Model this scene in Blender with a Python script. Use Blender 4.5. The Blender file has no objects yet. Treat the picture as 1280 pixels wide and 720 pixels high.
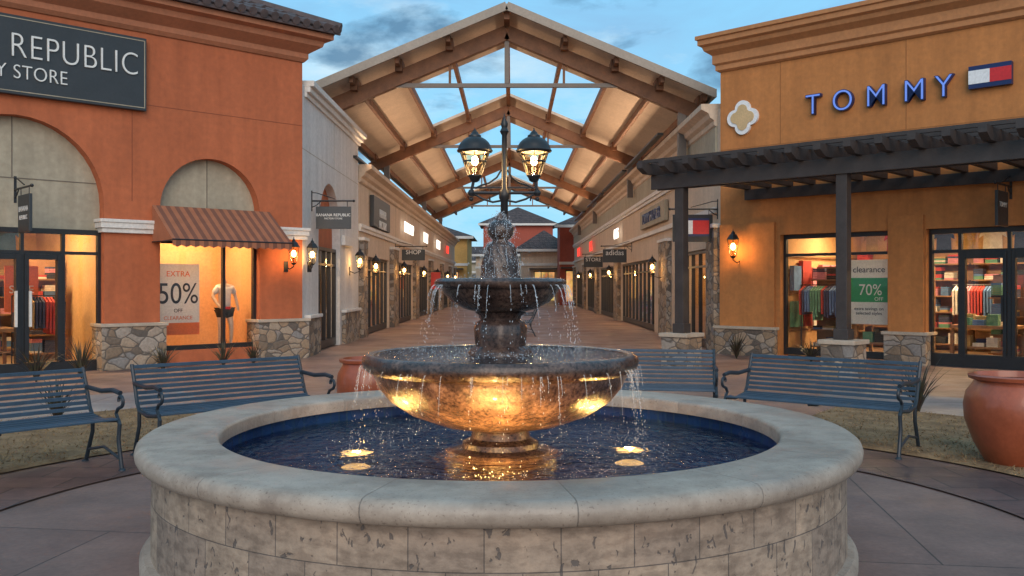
import bpy, math, random
from mathutils import Vector, Matrix
random.seed(3)
D=bpy.data; SC=bpy.context.scene
pi=math.pi; rad=math.radians; sin=math.sin; cos=math.cos
def link(o):
    SC.collection.objects.link(o); return o
FR={'L':((-4.29,18.82),rad(43.26)),'R':((4.54,20.03),rad(-43.26)),'CL':((-4.3,18.82),pi/2),'CR':((4.54,20.03),-pi/2),'W':((0,0),0)}
def root(name,fr='W',x=0,y=0,z=0,rz=0):
    o=D.objects.new(name,None); link(o)
    (ox,oy),a=FR[fr]
    o.location=(ox+x*cos(a)-y*sin(a),oy+x*sin(a)+y*cos(a),z); o.rotation_euler=(0,0,a+rz)
    o.empty_display_size=.2
    return o
# ---------------------------------------------------------------- materials
class NT:
    def __init__(s,name):
        s.m=D.materials.new(name); s.m.use_nodes=True; s.t=s.m.node_tree; s.t.nodes.clear()
        s.out=s.n('ShaderNodeOutputMaterial')
    def n(s,ty,ins=None,**kw):
        nd=s.t.nodes.new(ty)
        for k,v in kw.items(): setattr(nd,k,v)
        if ins:
            for k,v in ins.items():
                if isinstance(v,bpy.types.NodeSocket): s.t.links.new(v,nd.inputs[k])
                else: nd.inputs[k].default_value=v
        return nd
    def l(s,a,b): s.t.links.new(a,b)
    def coord(s): return s.n('ShaderNodeTexCoord').outputs['Object']
    def noise(s,co,sc,det=5,rough=.6):
        return s.n('ShaderNodeTexNoise',{'Vector':co,'Scale':sc,'Detail':det,'Roughness':rough}).outputs['Fac']
    def ramp(s,f,stops):
        r=s.n('ShaderNodeValToRGB',{'Fac':f}); e=r.color_ramp.elements
        while len(e)<len(stops): e.new(.5)
        for i,(p,c) in enumerate(stops):
            e[i].position=p; e[i].color=c4(c)
        return r.outputs['Color']
    def math(s,op,a,b=None,c=None):
        ins={0:a}
        if b is not None: ins[1]=b
        if c is not None: ins[2]=c
        return s.n('ShaderNodeMath',ins,operation=op).outputs[0]
    def mix(s,f,a,b,mode='MIX'):
        nd=s.n('ShaderNodeMix',data_type='RGBA',blend_type=mode)
        for i,v in ((0,f),(6,a),(7,b)):
            if isinstance(v,bpy.types.NodeSocket): s.l(v,nd.inputs[i])
            else: nd.inputs[i].default_value=v if i==0 else c4(v)
        return nd.outputs[2]
    def bump(s,h,st=.3,dist=.02,prev=None):
        ins={'Height':h,'Strength':st,'Distance':dist}
        if prev: ins['Normal']=prev
        return s.n('ShaderNodeBump',ins).outputs['Normal']
    def bsdf(s,col,rough=.7,normal=None,metal=0,coat=0,em=None,es=0,spec=.5):
        b=s.n('ShaderNodeBsdfPrincipled')
        for k,v in (('Base Color',col),('Roughness',rough),('Metallic',metal),('Coat Weight',coat),('Specular IOR Level',spec)):
            if isinstance(v,bpy.types.NodeSocket): s.l(v,b.inputs[k])
            else: b.inputs[k].default_value=c4(v) if k=='Base Color' else v
        if normal: s.l(normal,b.inputs['Normal'])
        if em is not None:
            if isinstance(em,bpy.types.NodeSocket): s.l(em,b.inputs['Emission Color'])
            else: b.inputs['Emission Color'].default_value=c4(em)
            b.inputs['Emission Strength'].default_value=es
        s.l(b.outputs[0],s.out.inputs[0]); return s.m
def c4(c): return tuple(c)+(1,) if len(c)==3 else tuple(c)
def sh(c,k): return tuple(min(1,v*k) for v in c[:3])
def mat(name,c,var=.25,scale=2.5,rough=.75,bump=.15,bs=60,dist=.01,metal=0,coat=0,c2=None,em=None,es=0,spec=.5,streak=False):
    t=NT(name); co=t.coord()
    n1=t.noise(co,scale,6)
    a=sh(c,1-var); b=c2 if c2 else sh(c,1+var)
    col=t.ramp(n1,[(.3,a),(.7,b)])
    n3=t.noise(co,scale*9,4)
    col=t.mix(.35,col,t.ramp(n3,[(.3,(.6,.6,.6)),(.75,(1.3,1.3,1.3))]),'MULTIPLY')
    if streak:
        mp=t.n('ShaderNodeMapping',{'Vector':co,'Scale':(1.5,1.5,.12)}).outputs[0]
        col=t.mix(.4,col,t.ramp(t.noise(mp,2.5,5),[(.35,(.72,.7,.68)),(.6,(1.05,1.05,1.05))]),'MULTIPLY')
    nb=t.noise(co,bs,4)
    r=t.math('MULTIPLY_ADD',n3,.25,rough-.12)
    return t.bsdf(col,r,t.bump(nb,bump,dist),metal,coat,em,es,spec)
def emis(name,c,s):
    t=NT(name); e=t.n('ShaderNodeEmission',{'Color':c4(c),'Strength':s}); t.l(e.outputs[0],t.out.inputs[0]); return t.m
def stone_mat(name,sc=4.2):
    t=NT(name); co=t.coord()
    w=t.n('ShaderNodeTexNoise',{'Vector':co,'Scale':3.0}).outputs['Color']
    cc=t.n('ShaderNodeVectorMath',{0:co,1:t.n('ShaderNodeVectorMath',{0:w,'Scale':.16},operation='SCALE').outputs[0]},operation='ADD').outputs[0]
    mp=t.n('ShaderNodeMapping',{'Vector':cc,'Scale':(1,1,1.5)}).outputs[0]
    v=t.n('ShaderNodeTexVoronoi',{'Vector':mp,'Scale':sc}); ve=t.n('ShaderNodeTexVoronoi',{'Vector':mp,'Scale':sc},feature='DISTANCE_TO_EDGE')
    g=t.n('ShaderNodeSeparateColor',{0:v.outputs['Color']}).outputs[0]
    col=t.ramp(g,[(.0,(.11,.095,.085)),(.3,(.32,.22,.14)),(.6,(.40,.31,.23)),(.85,(.24,.225,.215)),(1,(.48,.38,.29))])
    col=t.mix(.5,col,t.ramp(t.noise(co,22,6),[(.3,(.5,.5,.5)),(.7,(1.3,1.3,1.3))]),'MULTIPLY')
    e=t.math('SMOOTH_MIN',ve.outputs['Distance'],.12,.05)
    m=t.ramp(ve.outputs['Distance'],[(.02,(1,1,1)),(.06,(0,0,0))])
    col=t.mix(m,col,(.12,.1,.085))
    nb=t.bump(e,1,.08); nb=t.bump(t.noise(co,40,5),.4,.02,nb)
    return t.bsdf(col,.85,nb)
def glass_mat(name,tint=(.93,.95,.95),ior=1.5):
    t=NT(name)
    tr=t.n('ShaderNodeBsdfTransparent',{'Color':c4(tint)}); gl=t.n('ShaderNodeBsdfGlossy',{'Color':(1,1,1,1),'Roughness':.01})
    fr=t.n('ShaderNodeFresnel',{'IOR':ior})
    mx=t.n('ShaderNodeMixShader',{0:fr.outputs[0],1:tr.outputs[0],2:gl.outputs[0]}); t.l(mx.outputs[0],t.out.inputs[0]); return t.m
def water_mat(name,tint=(.45,.62,.8),sc=7,st=.8,dist=.05,ior=1.3,gc=(.8,.8,.8),ring=False,refr=0):
    t=NT(name); co=t.coord()
    n1=t.n('ShaderNodeTexNoise',{'Vector':co,'Scale':sc,'Detail':4,'Roughness':.5,'Distortion':1.0}).outputs['Fac']
    v=t.n('ShaderNodeTexVoronoi',{'Vector':co,'Scale':sc*1.6},feature='SMOOTH_F1').outputs['Distance']
    h=t.math('ADD',n1,t.math('MULTIPLY',v,.3))
    if ring:
        w=t.n('ShaderNodeTexWave',{'Vector':co,'Scale':4.5,'Distortion':6,'Detail':2,'Detail Scale':2.0},wave_type='RINGS',rings_direction='Z').outputs['Fac']
        h=t.math('ADD',h,t.math('MULTIPLY',w,.10))
    nb=t.bump(h,st,dist)
    tr=t.n('ShaderNodeBsdfTransparent',{'Color':c4(tint)}).outputs[0]; gl=t.n('ShaderNodeBsdfGlossy',{'Color':c4(gc),'Roughness':.04,'Normal':nb})
    if refr:
        rf=t.n('ShaderNodeBsdfRefraction',{'Color':c4(tint),'Roughness':.02,'IOR':1.33,'Normal':nb})
        tr=t.n('ShaderNodeMixShader',{0:refr,1:tr,2:rf.outputs[0]}).outputs[0]
    fr=t.n('ShaderNodeFresnel',{'IOR':ior,'Normal':nb})
    mx=t.n('ShaderNodeMixShader',{0:fr.outputs[0],1:tr,2:gl.outputs[0]}); t.l(mx.outputs[0],t.out.inputs[0]); return t.m
def stripe_mat(name,a,b,period,axis=0):
    t=NT(name); co=t.coord(); s=t.n('ShaderNodeSeparateXYZ',{0:co}).outputs[axis]
    f=t.math('GREATER_THAN',t.math('FRACT',t.math('DIVIDE',s,period)),.5)
    col=t.mix(f,a,b); col=t.mix(.4,col,t.ramp(t.noise(co,5,5),[(.3,(.6,.6,.6)),(.7,(1.2,1.2,1.2))]),'MULTIPLY')
    return t.bsdf(col,.85,t.bump(t.noise(co,120,2),.2,.005))
def pave_mat(name,c1,c2,bw,bh,mort=.008,mc=(.05,.04,.04),bump=.4,rot=0,rough=.6,vscale=1.2):
    t=NT(name); co=t.coord()
    mp=t.n('ShaderNodeMapping',{'Vector':co,'Rotation':(0,0,rot)}).outputs[0]
    b=t.n('ShaderNodeTexBrick',{'Vector':mp,'Color1':c4(c1),'Color2':c4(c2),'Mortar':c4(mc),'Scale':1.0,'Mortar Size':mort,'Mortar Smooth':.3,'Bias':0.0,'Brick Width':bw,'Row Height':bh})
    col=t.mix(.7,b.outputs['Color'],t.ramp(t.noise(co,vscale,8,.65),[(.3,(.5,.5,.52)),(.7,(1.35,1.3,1.28))]),'MULTIPLY')
    col=t.mix(.5,col,t.ramp(t.noise(co,30,4),[(.3,(.7,.7,.7)),(.7,(1.2,1.2,1.2))]),'MULTIPLY')
    st=t.ramp(t.noise(co,.55,4),[(.42,(.72,.7,.72)),(.56,(1.05,1.05,1.05))]); col=t.mix(.7,col,st,'MULTIPLY')
    r=t.ramp(t.noise(co,.9,5),[(.35,(rough-.2,)*3),(.7,(rough+.15,)*3)])
    h=t.math('ADD',t.math('MULTIPLY',b.outputs['Fac'],-1),t.math('MULTIPLY',t.noise(co,25,5),.5))
    return t.bsdf(col,r,t.bump(h,bump,.01))
def tile_roof_mat(name,c,axis=0):
    t=NT(name); co=t.coord(); sp=t.n('ShaderNodeSeparateXYZ',{0:co})
    s=t.math('SINE',t.math('MULTIPLY',t.math('ADD',sp.outputs[0],sp.outputs[1]),22))
    col=t.ramp(t.noise(co,4,5),[(.3,sh(c,.5)),(.7,sh(c,1.5))])
    z=t.math('FRACT',t.math('MULTIPLY',sp.outputs[2],5))
    return t.bsdf(t.mix(.6,col,t.ramp(z,[(0,(.4,.4,.4)),(.4,(1.2,1.2,1.2))]),'MULTIPLY'),.8,t.bump(s,.8,.06))

def travertine(name,R=1.98):
    t=NT(name); co=t.coord(); s=t.n('ShaderNodeSeparateXYZ',{0:co})
    u=t.math('MULTIPLY',t.math('ARCTAN2',s.outputs[1],s.outputs[0]),R)
    v=t.n('ShaderNodeCombineXYZ',{0:u,1:s.outputs[2]}).outputs[0]
    mv=t.n('ShaderNodeMapping',{'Vector':v,'Location':(.1,-.06,0)}).outputs[0]
    b=t.n('ShaderNodeTexBrick',{'Vector':mv,'Color1':(.36,.27,.20,1),'Color2':(.25,.19,.15,1),'Mortar':(.13,.105,.09,1),'Scale':1.0,'Mortar Size':.0025,'Mortar Smooth':.2,'Bias':-.1,'Brick Width':.305,'Row Height':.305},offset=0.5)
    col=b.outputs['Color']
    col=t.mix(.75,col,t.ramp(t.noise(co,6,8,.7),[(.3,(.52,.50,.49)),(.5,(1,1,1)),(.7,(1.4,1.35,1.3))]),'MULTIPLY')
    st=t.n('ShaderNodeMapping',{'Vector':v,'Scale':(1,2.2,1)}).outputs[0]
    col=t.mix(.55,col,t.ramp(t.noise(st,9,6,.6),[(.4,(.62,.58,.56)),(.55,(1.2,1.19,1.18))]),'MULTIPLY')
    p=t.n('ShaderNodeTexNoise',{'Vector':t.n('ShaderNodeMapping',{'Vector':v,'Scale':(1.6,.9,1)}).outputs[0],'Scale':15,'Detail':4,'Distortion':.8}).outputs['Fac']
    pit=t.ramp(p,[(.63,(0,0,0)),(.66,(1,1,1))])
    col=t.mix(t.math('MULTIPLY',pit,.75),col,(.075,.065,.065))
    h=t.math('SUBTRACT',t.math('MULTIPLY',b.outputs['Fac'],-1),pit)
    nb=t.bump(h,.6,.008); nb=t.bump(t.noise(co,60,5),.35,.01,nb)
    return t.bsdf(col,.75,nb)
def rimstone(name,N=15):
    t=NT(name); co=t.coord(); s=t.n('ShaderNodeSeparateXYZ',{0:co})
    a=t.math('MULTIPLY_ADD',t.math('ARCTAN2',s.outputs[1],s.outputs[0]),N/(2*pi),.37)
    f=t.math('ABSOLUTE',t.math('SUBTRACT',t.math('FRACT',a),.5))
    j=t.ramp(f,[(.4965,(0,0,0)),(.4985,(1,1,1))])
    k=t.n('ShaderNodeTexWhiteNoise',{'W':t.math('FLOOR',a)},noise_dimensions='1D').outputs[0]
    col=t.ramp(t.noise(co,3.5,8,.7),[(.3,(.27,.205,.16)),(.5,(.43,.345,.275)),(.7,(.58,.475,.385))])
    col=t.mix(1,col,t.ramp(k,[(0,(.86,.86,.86)),(1,(1.06,1.05,1.04))]),'MULTIPLY')
    sp=t.ramp(t.noise(co,70,2),[(.62,(1,1,1)),(.7,(.55,.5,.48))])
    col=t.mix(.8,col,sp,'MULTIPLY')
    wet=t.ramp(t.noise(co,1.7,4),[(.42,(0,0,0)),(.6,(1,1,1))])
    col=t.mix(t.math('MULTIPLY',wet,.3),col,(.15,.12,.10))
    col=t.mix(t.math('MULTIPLY',j,.5),col,(.10,.08,.07))
    nb=t.bump(t.math('MULTIPLY',j,-1),.6,.01); nb=t.bump(t.noise(co,45,6),.25,.012,nb)
    return t.bsdf(col,t.ramp(wet,[(0,(.65,)*3),(1,(.36,)*3)]),nb)
def darkstone(name,k=1):
    t=NT(name); co=t.coord()
    n=t.noise(co,7,8,.72)
    col=t.ramp(n,[(.3,sh((.02,.013,.011),k)),(.5,sh((.085,.05,.04),k)),(.62,sh((.16,.095,.07),k)),(.75,sh((.26,.17,.13),k))])
    sp=t.noise(co,45,3)
    col=t.mix(.85,col,t.ramp(sp,[(.35,(.35,.33,.33)),(.55,(1.1,1.1,1.1))]),'MULTIPLY')
    nb=t.bump(t.noise(co,26,6,.7),.4,.02)
    return t.bsdf(col,.26,nb,0,.3)

m_terra=mat('stucco_terracotta',(.47,.13,.052),.1,1.0,.85,.25,70,streak=True)
m_orange=mat('stucco_ochre',(.51,.20,.060),.1,1.0,.85,.25,70,streak=True)
m_ochre_trim=mat('cornice_ochre',(.47,.205,.08),.1,1.4,.8,.15)
m_terra_trim=mat('cornice_terracotta',(.42,.16,.08),.1,1.4,.8,.15)
m_white=mat('stucco_white',(.68,.65,.62),.07,1.2,.85,.2,streak=True)
m_trim=mat('trim_white',(.70,.66,.61),.08,2,.7,.1)
m_beige=mat('stucco_beige',(.62,.48,.36),.08,1.2,.85,.2,streak=True)
m_tan=mat('stucco_tan',(.40,.345,.255),.1,1.1,.85,.2,streak=True)
m_red=mat('stucco_red',(.36,.08,.05),.1,1,.85,.2)
m_yellow=mat('stucco_yellow',(.55,.32,.10),.1,1,.85,.2)
m_stone=stone_mat('ledge_stone')
m_cap=mat('stone_cap',(.45,.37,.29),.15,6,.8,.3,40)
m_black=mat('black_metal',(.018,.018,.02),.2,8,.4,.05,spec=.5)
m_sign=mat('sign_charcoal',(.035,.04,.045),.1,3,.5,.05)
m_letter=mat('letter_grey',(.75,.75,.72),.05,5,.5,0)
m_glass=glass_mat('window_glass')
m_timber=mat('timber_brown',(.19,.08,.036),.3,3,.65,.3,30)
m_soffit=mat('soffit_beige',(.58,.47,.37),.08,1.5,.7,.05)
m_fascia=mat('fascia_grey',(.34,.28,.225),.08,1.5,.6,.05)
m_perg=mat('pergola_timber',(.045,.036,.034),.25,4,.6,.3,30)
m_bench=mat('bench_paint',(.045,.078,.118),.16,6,.45,.08,40)
m_iron=mat('bench_iron',(.02,.03,.042),.15,8,.4,.1)
m_pot=mat('terracotta_pot',(.34,.08,.033),.2,3,.38,.08,30,coat=.3)
m_soil=mat('soil',(.05,.035,.025),.3,10,.95,.6,30)
m_rooft=tile_roof_mat('roof_tiles',(.09,.06,.055))
m_barrel=mat('barrel_tile',(.085,.06,.058),.35,6,.7,.3,20)
m_conc=pave_mat('plaza_concrete',(.225,.142,.115),(.20,.126,.104),3.2,2.6,.006,(.06,.045,.04),.35,rad(8),.6)
m_corr=pave_mat('mall_paving',(.34,.215,.165),(.295,.185,.145),2.4,2.4,.012,(.25,.17,.135),.08,rad(45),.55)
m_band=pave_mat('stamped_band',(.15,.085,.072),(.095,.058,.052),.55,.38,.010,(.045,.035,.032),.6,0,.6,2.5)
m_walk=pave_mat('walkway_concrete',(.36,.32,.29),(.32,.28,.26),1.5,1.5,.008,(.12,.1,.09),.2)
m_grassb=mat('dry_mulch',(.24,.135,.062),.4,4,.95,.9,30,.03,c2=(.38,.235,.12))
m_blade=mat('dry_grass_blade',(.42,.26,.13),.4,6,.9,0,c2=(.34,.22,.10))
m_leaf=mat('flax_leaf',(.07,.035,.035),.4,9,.5,.05,c2=(.06,.07,.035))
m_trav=travertine('travertine_tiles'); m_rim=rimstone('cast_stone_rim'); m_bowl=darkstone('cantera_stone',1.5); m_bowld=darkstone('cantera_stone_wet',.8)
m_pooltile=pave_mat('pool_tile',(.014,.055,.17),(.009,.036,.12),.1,.1,.004,(.02,.06,.13),.1,0,.3)
m_water=water_mat('water',(.6,.74,.92),8.5,.9,.048,1.33,(.9,.92,.97),True,.75); m_water2=water_mat('bowl_water',(.7,.7,.72),24,.8,.015,1.33,(.9,.9,.95))
m_bulb=emis('warm_bulb',(1,.62,.25),30)
m_bulbhot=emis('street_bulb',(1,.74,.42),60)
m_poolamp=emis('pool_lamp_glow',(1,.46,.11),7)
m_lglass=glass_mat('lantern_glass',(1,.9,.72),1.35)
m_shopwall=mat('shop_wall_warm',(.58,.35,.16),.1,2,.8,0)
m_shopfloor=mat('shop_floor',(.3,.2,.12),.2,3,.4,0)
m_shopceil=mat('shop_ceiling',(.5,.4,.3),.1,3,.8,0)
m_peach=mat('display_backdrop',(.72,.40,.18),.06,2,.8,0)
m_mann=mat('mannequin_shell',(.7,.55,.42),.04,4,.35,0)
m_shirt=mat('white_top',(.75,.73,.7),.06,14,.8,.4,25)
m_blackc=mat('black_cloth',(.02,.02,.022),.2,10,.8,.2)
m_navy=mat('navy_enamel',(.01,.02,.10),.05,3,.35,0); m_redp=mat('red_enamel',(.6,.02,.02),.05,3,.35,0); m_whitep=mat('white_enamel',(.8,.8,.8),.03,3,.35,0)
m_blueletter=mat('blue_letter_face',(.12,.2,.55),.05,5,.4,0,em=(.16,.30,.9),es=.5)
m_green=mat('poster_green',(.03,.30,.10),.05,3,.5,0); m_paper=mat('poster_paper',(.78,.74,.68),.03,3,.6,0); m_orangep=mat('poster_orange',(.75,.17,.05),.05,3,.6,0); m_dark=mat('poster_ink',(.03,.03,.04),.05,3,.6,0)
m_awn=stripe_mat('awning_canvas',(.38,.14,.07),(.20,.08,.05),.17)
m_cream=mat('ornament_cream',(.6,.42,.22),.08,4,.8,.1)
goods=[mat('cloth_%d'%i,c,.2,8,.9,0) for i,c in enumerate([(.7,.68,.62),(.05,.06,.12),(.5,.06,.05),(.1,.2,.4),(.45,.3,.12),(.03,.03,.03),(.12,.3,.2),(.6,.25,.3)])]
m_shelf=mat('shelf_wood',(.28,.15,.07),.2,4,.6,0)
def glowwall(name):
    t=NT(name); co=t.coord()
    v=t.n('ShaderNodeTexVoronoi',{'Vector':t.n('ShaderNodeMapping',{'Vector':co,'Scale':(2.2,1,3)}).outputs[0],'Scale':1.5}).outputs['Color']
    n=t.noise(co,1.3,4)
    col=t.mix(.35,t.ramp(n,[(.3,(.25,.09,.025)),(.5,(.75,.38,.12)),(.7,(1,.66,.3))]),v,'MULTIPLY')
    return t.bsdf((.4,.25,.12),.8,None,em=col,es=1.0)  # warm shop lighting painted in as emission; the wall itself is no lamp
m_glow=glowwall('glow_painted_shop_back')
# ---------------------------------------------------------------- mesh builder
class M:
    def __init__(s): s.v=[];s.f=[];s.mi=[];s.k=0
    def add(s,vs,fs):
        b=len(s.v); s.v+= [tuple(p) for p in vs]
        for f in fs: s.f.append([b+i for i in f]); s.mi.append(s.k)
    def box(s,x0,x1,y0,y1,z0,z1):
        if x0>x1:x0,x1=x1,x0
        if y0>y1:y0,y1=y1,y0
        s.add([(x0,y0,z0),(x1,y0,z0),(x1,y1,z0),(x0,y1,z0),(x0,y0,z1),(x1,y0,z1),(x1,y1,z1),(x0,y1,z1)],
              [(0,3,2,1),(4,5,6,7),(0,1,5,4),(1,2,6,5),(2,3,7,6),(3,0,4,7)])
    def beam(s,p,q,w,h):
        p=Vector(p);q=Vector(q);d=(q-p).normalized()
        up=Vector((0,0,1)) if abs(d.z)<.95 else Vector((0,1,0))
        sd=d.cross(up).normalized(); u=sd.cross(d).normalized()
        vs=[]
        for c in (p,q):
            for a,b in ((-1,-1),(1,-1),(1,1),(-1,1)): vs.append(c+sd*a*w/2+u*b*h/2)
        s.add(vs,[(3,2,1,0),(4,5,6,7),(0,1,5,4),(1,2,6,5),(2,3,7,6),(3,0,4,7)])
    def tube(s,pts,r,n=8,closed=False):
        pts=[Vector(p) for p in pts]; N=len(pts); rs=r if isinstance(r,(list,tuple)) else [r]*N
        vs=[];prev=None
        for i,p in enumerate(pts):
            if closed: d=pts[(i+1)%N]-pts[i-1]
            else: d=pts[min(i+1,N-1)]-pts[max(i-1,0)]
            d.normalize()
            if prev is None:
                up=Vector((0,0,1)) if abs(d.z)<.9 else Vector((1,0,0)); a=d.cross(up).normalized()
            else:
                a=prev-d*prev.dot(d)
                a.normalize()
            prev=a; b=d.cross(a)
            for k in range(n):
                t=2*pi*k/n; vs.append(p+(a*cos(t)+b*sin(t))*rs[i])
        fs=[]
        for i in range(N if closed else N-1):
            j=(i+1)%N
            for k in range(n): fs.append((i*n+k,i*n+(k+1)%n,j*n+(k+1)%n,j*n+k))
        if not closed: fs.append(tuple(range(n))[::-1]); fs.append(tuple((N-1)*n+k for k in range(n)))
        s.add(vs,fs)
    def lathe(s,prof,n=48,cx=0,cy=0,mod=None,a0=0,a1=2*pi,cap=False):
        full=abs(a1-a0-2*pi)<1e-6; cnt=n if full else n+1
        vs=[]
        for (r,z) in prof:
            for k in range(cnt):
                a=a0+(a1-a0)*k/n; rr=r*(mod(a,z) if mod else 1)
                vs.append((cx+rr*cos(a),cy+rr*sin(a),z))
        fs=[]
        for i in range(len(prof)-1):
            for k in range(n):
                k2=(k+1)%cnt
                fs.append((i*cnt+k,i*cnt+k2,(i+1)*cnt+k2,(i+1)*cnt+k))
        if cap: fs.append(tuple(range(cnt))[::-1]); fs.append(tuple((len(prof)-1)*cnt+k for k in range(cnt)))
        s.add(vs,fs)
    def ball(s,c,r,n=8,sz=1):
        c=Vector(c); h=max(4,n//2)
        s.lathe([(r*sin(pi*(i+.001)/h) if 0<i<h else r*.02,c.z-r*sz*cos(pi*i/h)) for i in range(h+1)],n,c.x,c.y,cap=True)
    def arch(s,x0,x1,y0,y1,z0,z1,cx,r,zs,n=20):
        s.box(x0,cx-r,y0,y1,z0,z1); s.box(cx+r,x1,y0,y1,z0,z1)
        P=[(cx-r*cos(pi*i/n),zs+r*sin(pi*i/n)) for i in range(n+1)]
        for (xa,za),(xb,zb) in zip(P,P[1:]):
            s.add([(xa,y0,za),(xb,y0,zb),(xb,y0,z1),(xa,y0,z1),(xa,y1,za),(xb,y1,zb),(xb,y1,z1),(xa,y1,z1)],
                  [(0,1,2,3),(5,4,7,6),(0,4,5,1),(3,2,6,7)])
    def hip(s,x0,x1,y0,y1,z0,z1,inset):
        w=(x1-x0)/2;d=(y1-y0)/2;i=min(inset,w,d)
        s.add([(x0,y0,z0),(x1,y0,z0),(x1,y1,z0),(x0,y1,z0),(x0+i,y0+i,z1),(x1-i,y0+i,z1),(x1-i,y1-i,z1),(x0+i,y1-i,z1)],
              [(3,2,1,0),(0,1,5,4),(1,2,6,5),(2,3,7,6),(3,0,4,7),(4,5,6,7)])
    def done(s,name,parent,mats,smooth=False,bevel=0,loc=None):
        me=D.meshes.new(name); me.from_pydata(s.v,[],s.f); 
        if not isinstance(mats,(list,tuple)): mats=[mats]
        for m in mats: me.materials.append(m)
        for p,i in zip(me.polygons,s.mi): p.material_index=i
        me.validate(); me.update()
        if smooth:
            for p in me.polygons: p.use_smooth=True
            me.set_sharp_from_angle(angle=rad(42))
        o=D.objects.new(name,me); link(o)
        if parent: o.parent=parent
        if loc: o.location=loc
        if bevel:
            b=o.modifiers.new('bev','BEVEL'); b.width=bevel; b.segments=2; b.limit_method='ANGLE'; b.angle_limit=rad(50)
        return o
def text(name,body,parent,x,y,z,size,m,ext=.01,align='LEFT',sx=1,space=1,bold=0):
    c=D.curves.new(name,'FONT'); c.body=body; c.size=size; c.extrude=ext; c.align_x=align; c.space_character=space; c.offset=bold
    c.materials.append(m); o=D.objects.new(name,c); link(o); o.parent=parent; o.location=(x,y,z); o.rotation_euler=(pi/2,0,0); o.scale=(sx,1,1); return o
def light(name,ty,parent,loc,e,col=(1,.66,.33),**kw):
    l=D.lights.new(name,ty); l.energy=e; l.color=col
    rot=kw.pop('rot',None); aim=kw.pop('aim',None)
    for k,v in kw.items(): setattr(l,k,v)
    o=D.objects.new(name,l); link(o); o.parent=parent; o.location=loc
    if rot: o.rotation_euler=rot
    if aim: o.rotation_euler=(Vector(aim)-Vector(loc)).to_track_quat('-Z','Y').to_euler()
    return o
# ---------------------------------------------------------------- ground
CX,CY=-.07,5.6
g=root('ground'); m=M(); m.add([(-600,-300,0),(600,-300,0),(600,900,0),(-600,900,0)],[(0,1,2,3)]); m.done('ground_sheet',g,m_conc)
p=root('mall_pavement'); m=M(); m.add([(-4.3,18.2,.008),(4.5,18.2,.008),(4.5,90,.008),(-4.3,90,.008)],[(0,1,2,3)])
m.add([(-9.5,12.8,.008),(9.5,12.8,.008),(4.5,18.2,.008),(-4.3,18.2,.008)],[(0,1,2,3)])
m.add([(-3,9,.008),(3,9,.008),(9.5,12.8,.008),(-9.5,12.8,.008)],[(0,1,2,3)])
m.done('paving',p,m_corr)
p=root('paving_band',x=CX,y=CY); m=M(); m.lathe([(4.25,.012),(3.35,.012)],96); m.done('stamped_ring',p,m_band)
def sector(name,r0,r1,a0,a1,z,mt,nm):
    p=root(name,x=CX,y=CY); m=M(); m.lathe([(r1,z),(r0,z)],40,a0=rad(a0),a1=rad(a1)); m.done(nm,p,mt); return p
sector('walkway',7.0,8.8,-40,58,.016,m_walk,'slab'); sector('walkway',7.0,8.8,122,220,.016,m_walk,'slab')
for a0,a1 in ((-35,54),(126,215)):
    p=root('dry_grass',x=CX,y=CY); m=M(); m.lathe([(6.96,.014),(6.92,.035),(4.34,.035),(4.3,.014)],40,a0=rad(a0),a1=rad(a1)); m.done('turf',p,m_grassb)
    m=M()
    for i in range(12000):
        a=rad(random.uniform(a0,a1)); r=random.uniform(4.32,6.9); x=r*cos(a);y=r*sin(a); h=random.uniform(.01,.035); t=random.uniform(0,2*pi); w=.007
        m.add([(x-w*cos(t),y-w*sin(t),.03),(x+w*cos(t),y+w*sin(t),.03),(x+random.uniform(-.05,.05),y+random.uniform(-.05,.05),.03+h)],[(0,1,2)])
    m.done('blades',p,m_blade)
# ---------------------------------------------------------------- fountain
F=root('fountain',x=CX,y=CY)
m=M(); m.lathe([(2.04,.0),(2.04,.05),(2.02,.075),(1.985,.08)],160); m.done('base_course',F,m_rim,True)
m=M(); m.lathe([(1.985,.08),(1.98,.56)],160); m.done('basin_wall',F,m_trav,True)
m=M(); m.lathe([(1.97,.548),(2.02,.55),(2.048,.562),(2.062,.585),(2.066,.612),(2.058,.638),(2.035,.655),(2.0,.66),(1.66,.66),(1.642,.655),(1.632,.64),(1.632,.575),(1.66,.57)],200); m.done('basin_rim',F,m_rim,True)
m=M(); m.lathe([(1.665,.575),(1.665,.12),(.001,.12)],96); m.done('basin_lining',F,m_pooltile)
def ringsurf(r,z,n=64,rings=12):
    m=M(); m.lathe([(max(.002,r*i/rings),z) for i in range(rings,-1,-1)],n); return m
ringsurf(1.664,.5).done('pool_water',F,m_water,True)
m=M(); m.lathe([(.34,.12),(.34,.46),(.30,.5),(.235,.52),(.23,.55),(.18,.575),(.17,.62),(.2,.64)],48); m.done('pedestal',F,m_bowld,True)
m=M(); m.lathe([(.02,.62),(.2,.63),(.38,.665),(.55,.73),(.67,.81),(.735,.89),(.765,.955),(.77,.975)],128); m.done('large_bowl_body',F,m_bowl,True)
m=M(); m.lathe([(.765,.972),(.80,.985),(.825,1.005),(.835,1.035),(.832,1.065),(.815,1.085),(.79,1.09),(.765,1.082),(.75,1.05),(.6,.98),(.2,.94),(.02,.94)],128); m.done('large_bowl_lip',F,m_bowld,True)
ringsurf(.757,1.074).done('large_bowl_water',F,m_water2,True)
m=M(); m.lathe([(.20,.95),(.19,1.09),(.165,1.115),(.145,1.13),(.15,1.17),(.155,1.24),(.14,1.275),(.115,1.29),(.12,1.31),(.15,1.335)],32,mod=lambda a,z:1+.05*cos(8*a)); m.done('middle_pedestal',F,m_bowld,True)
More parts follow.
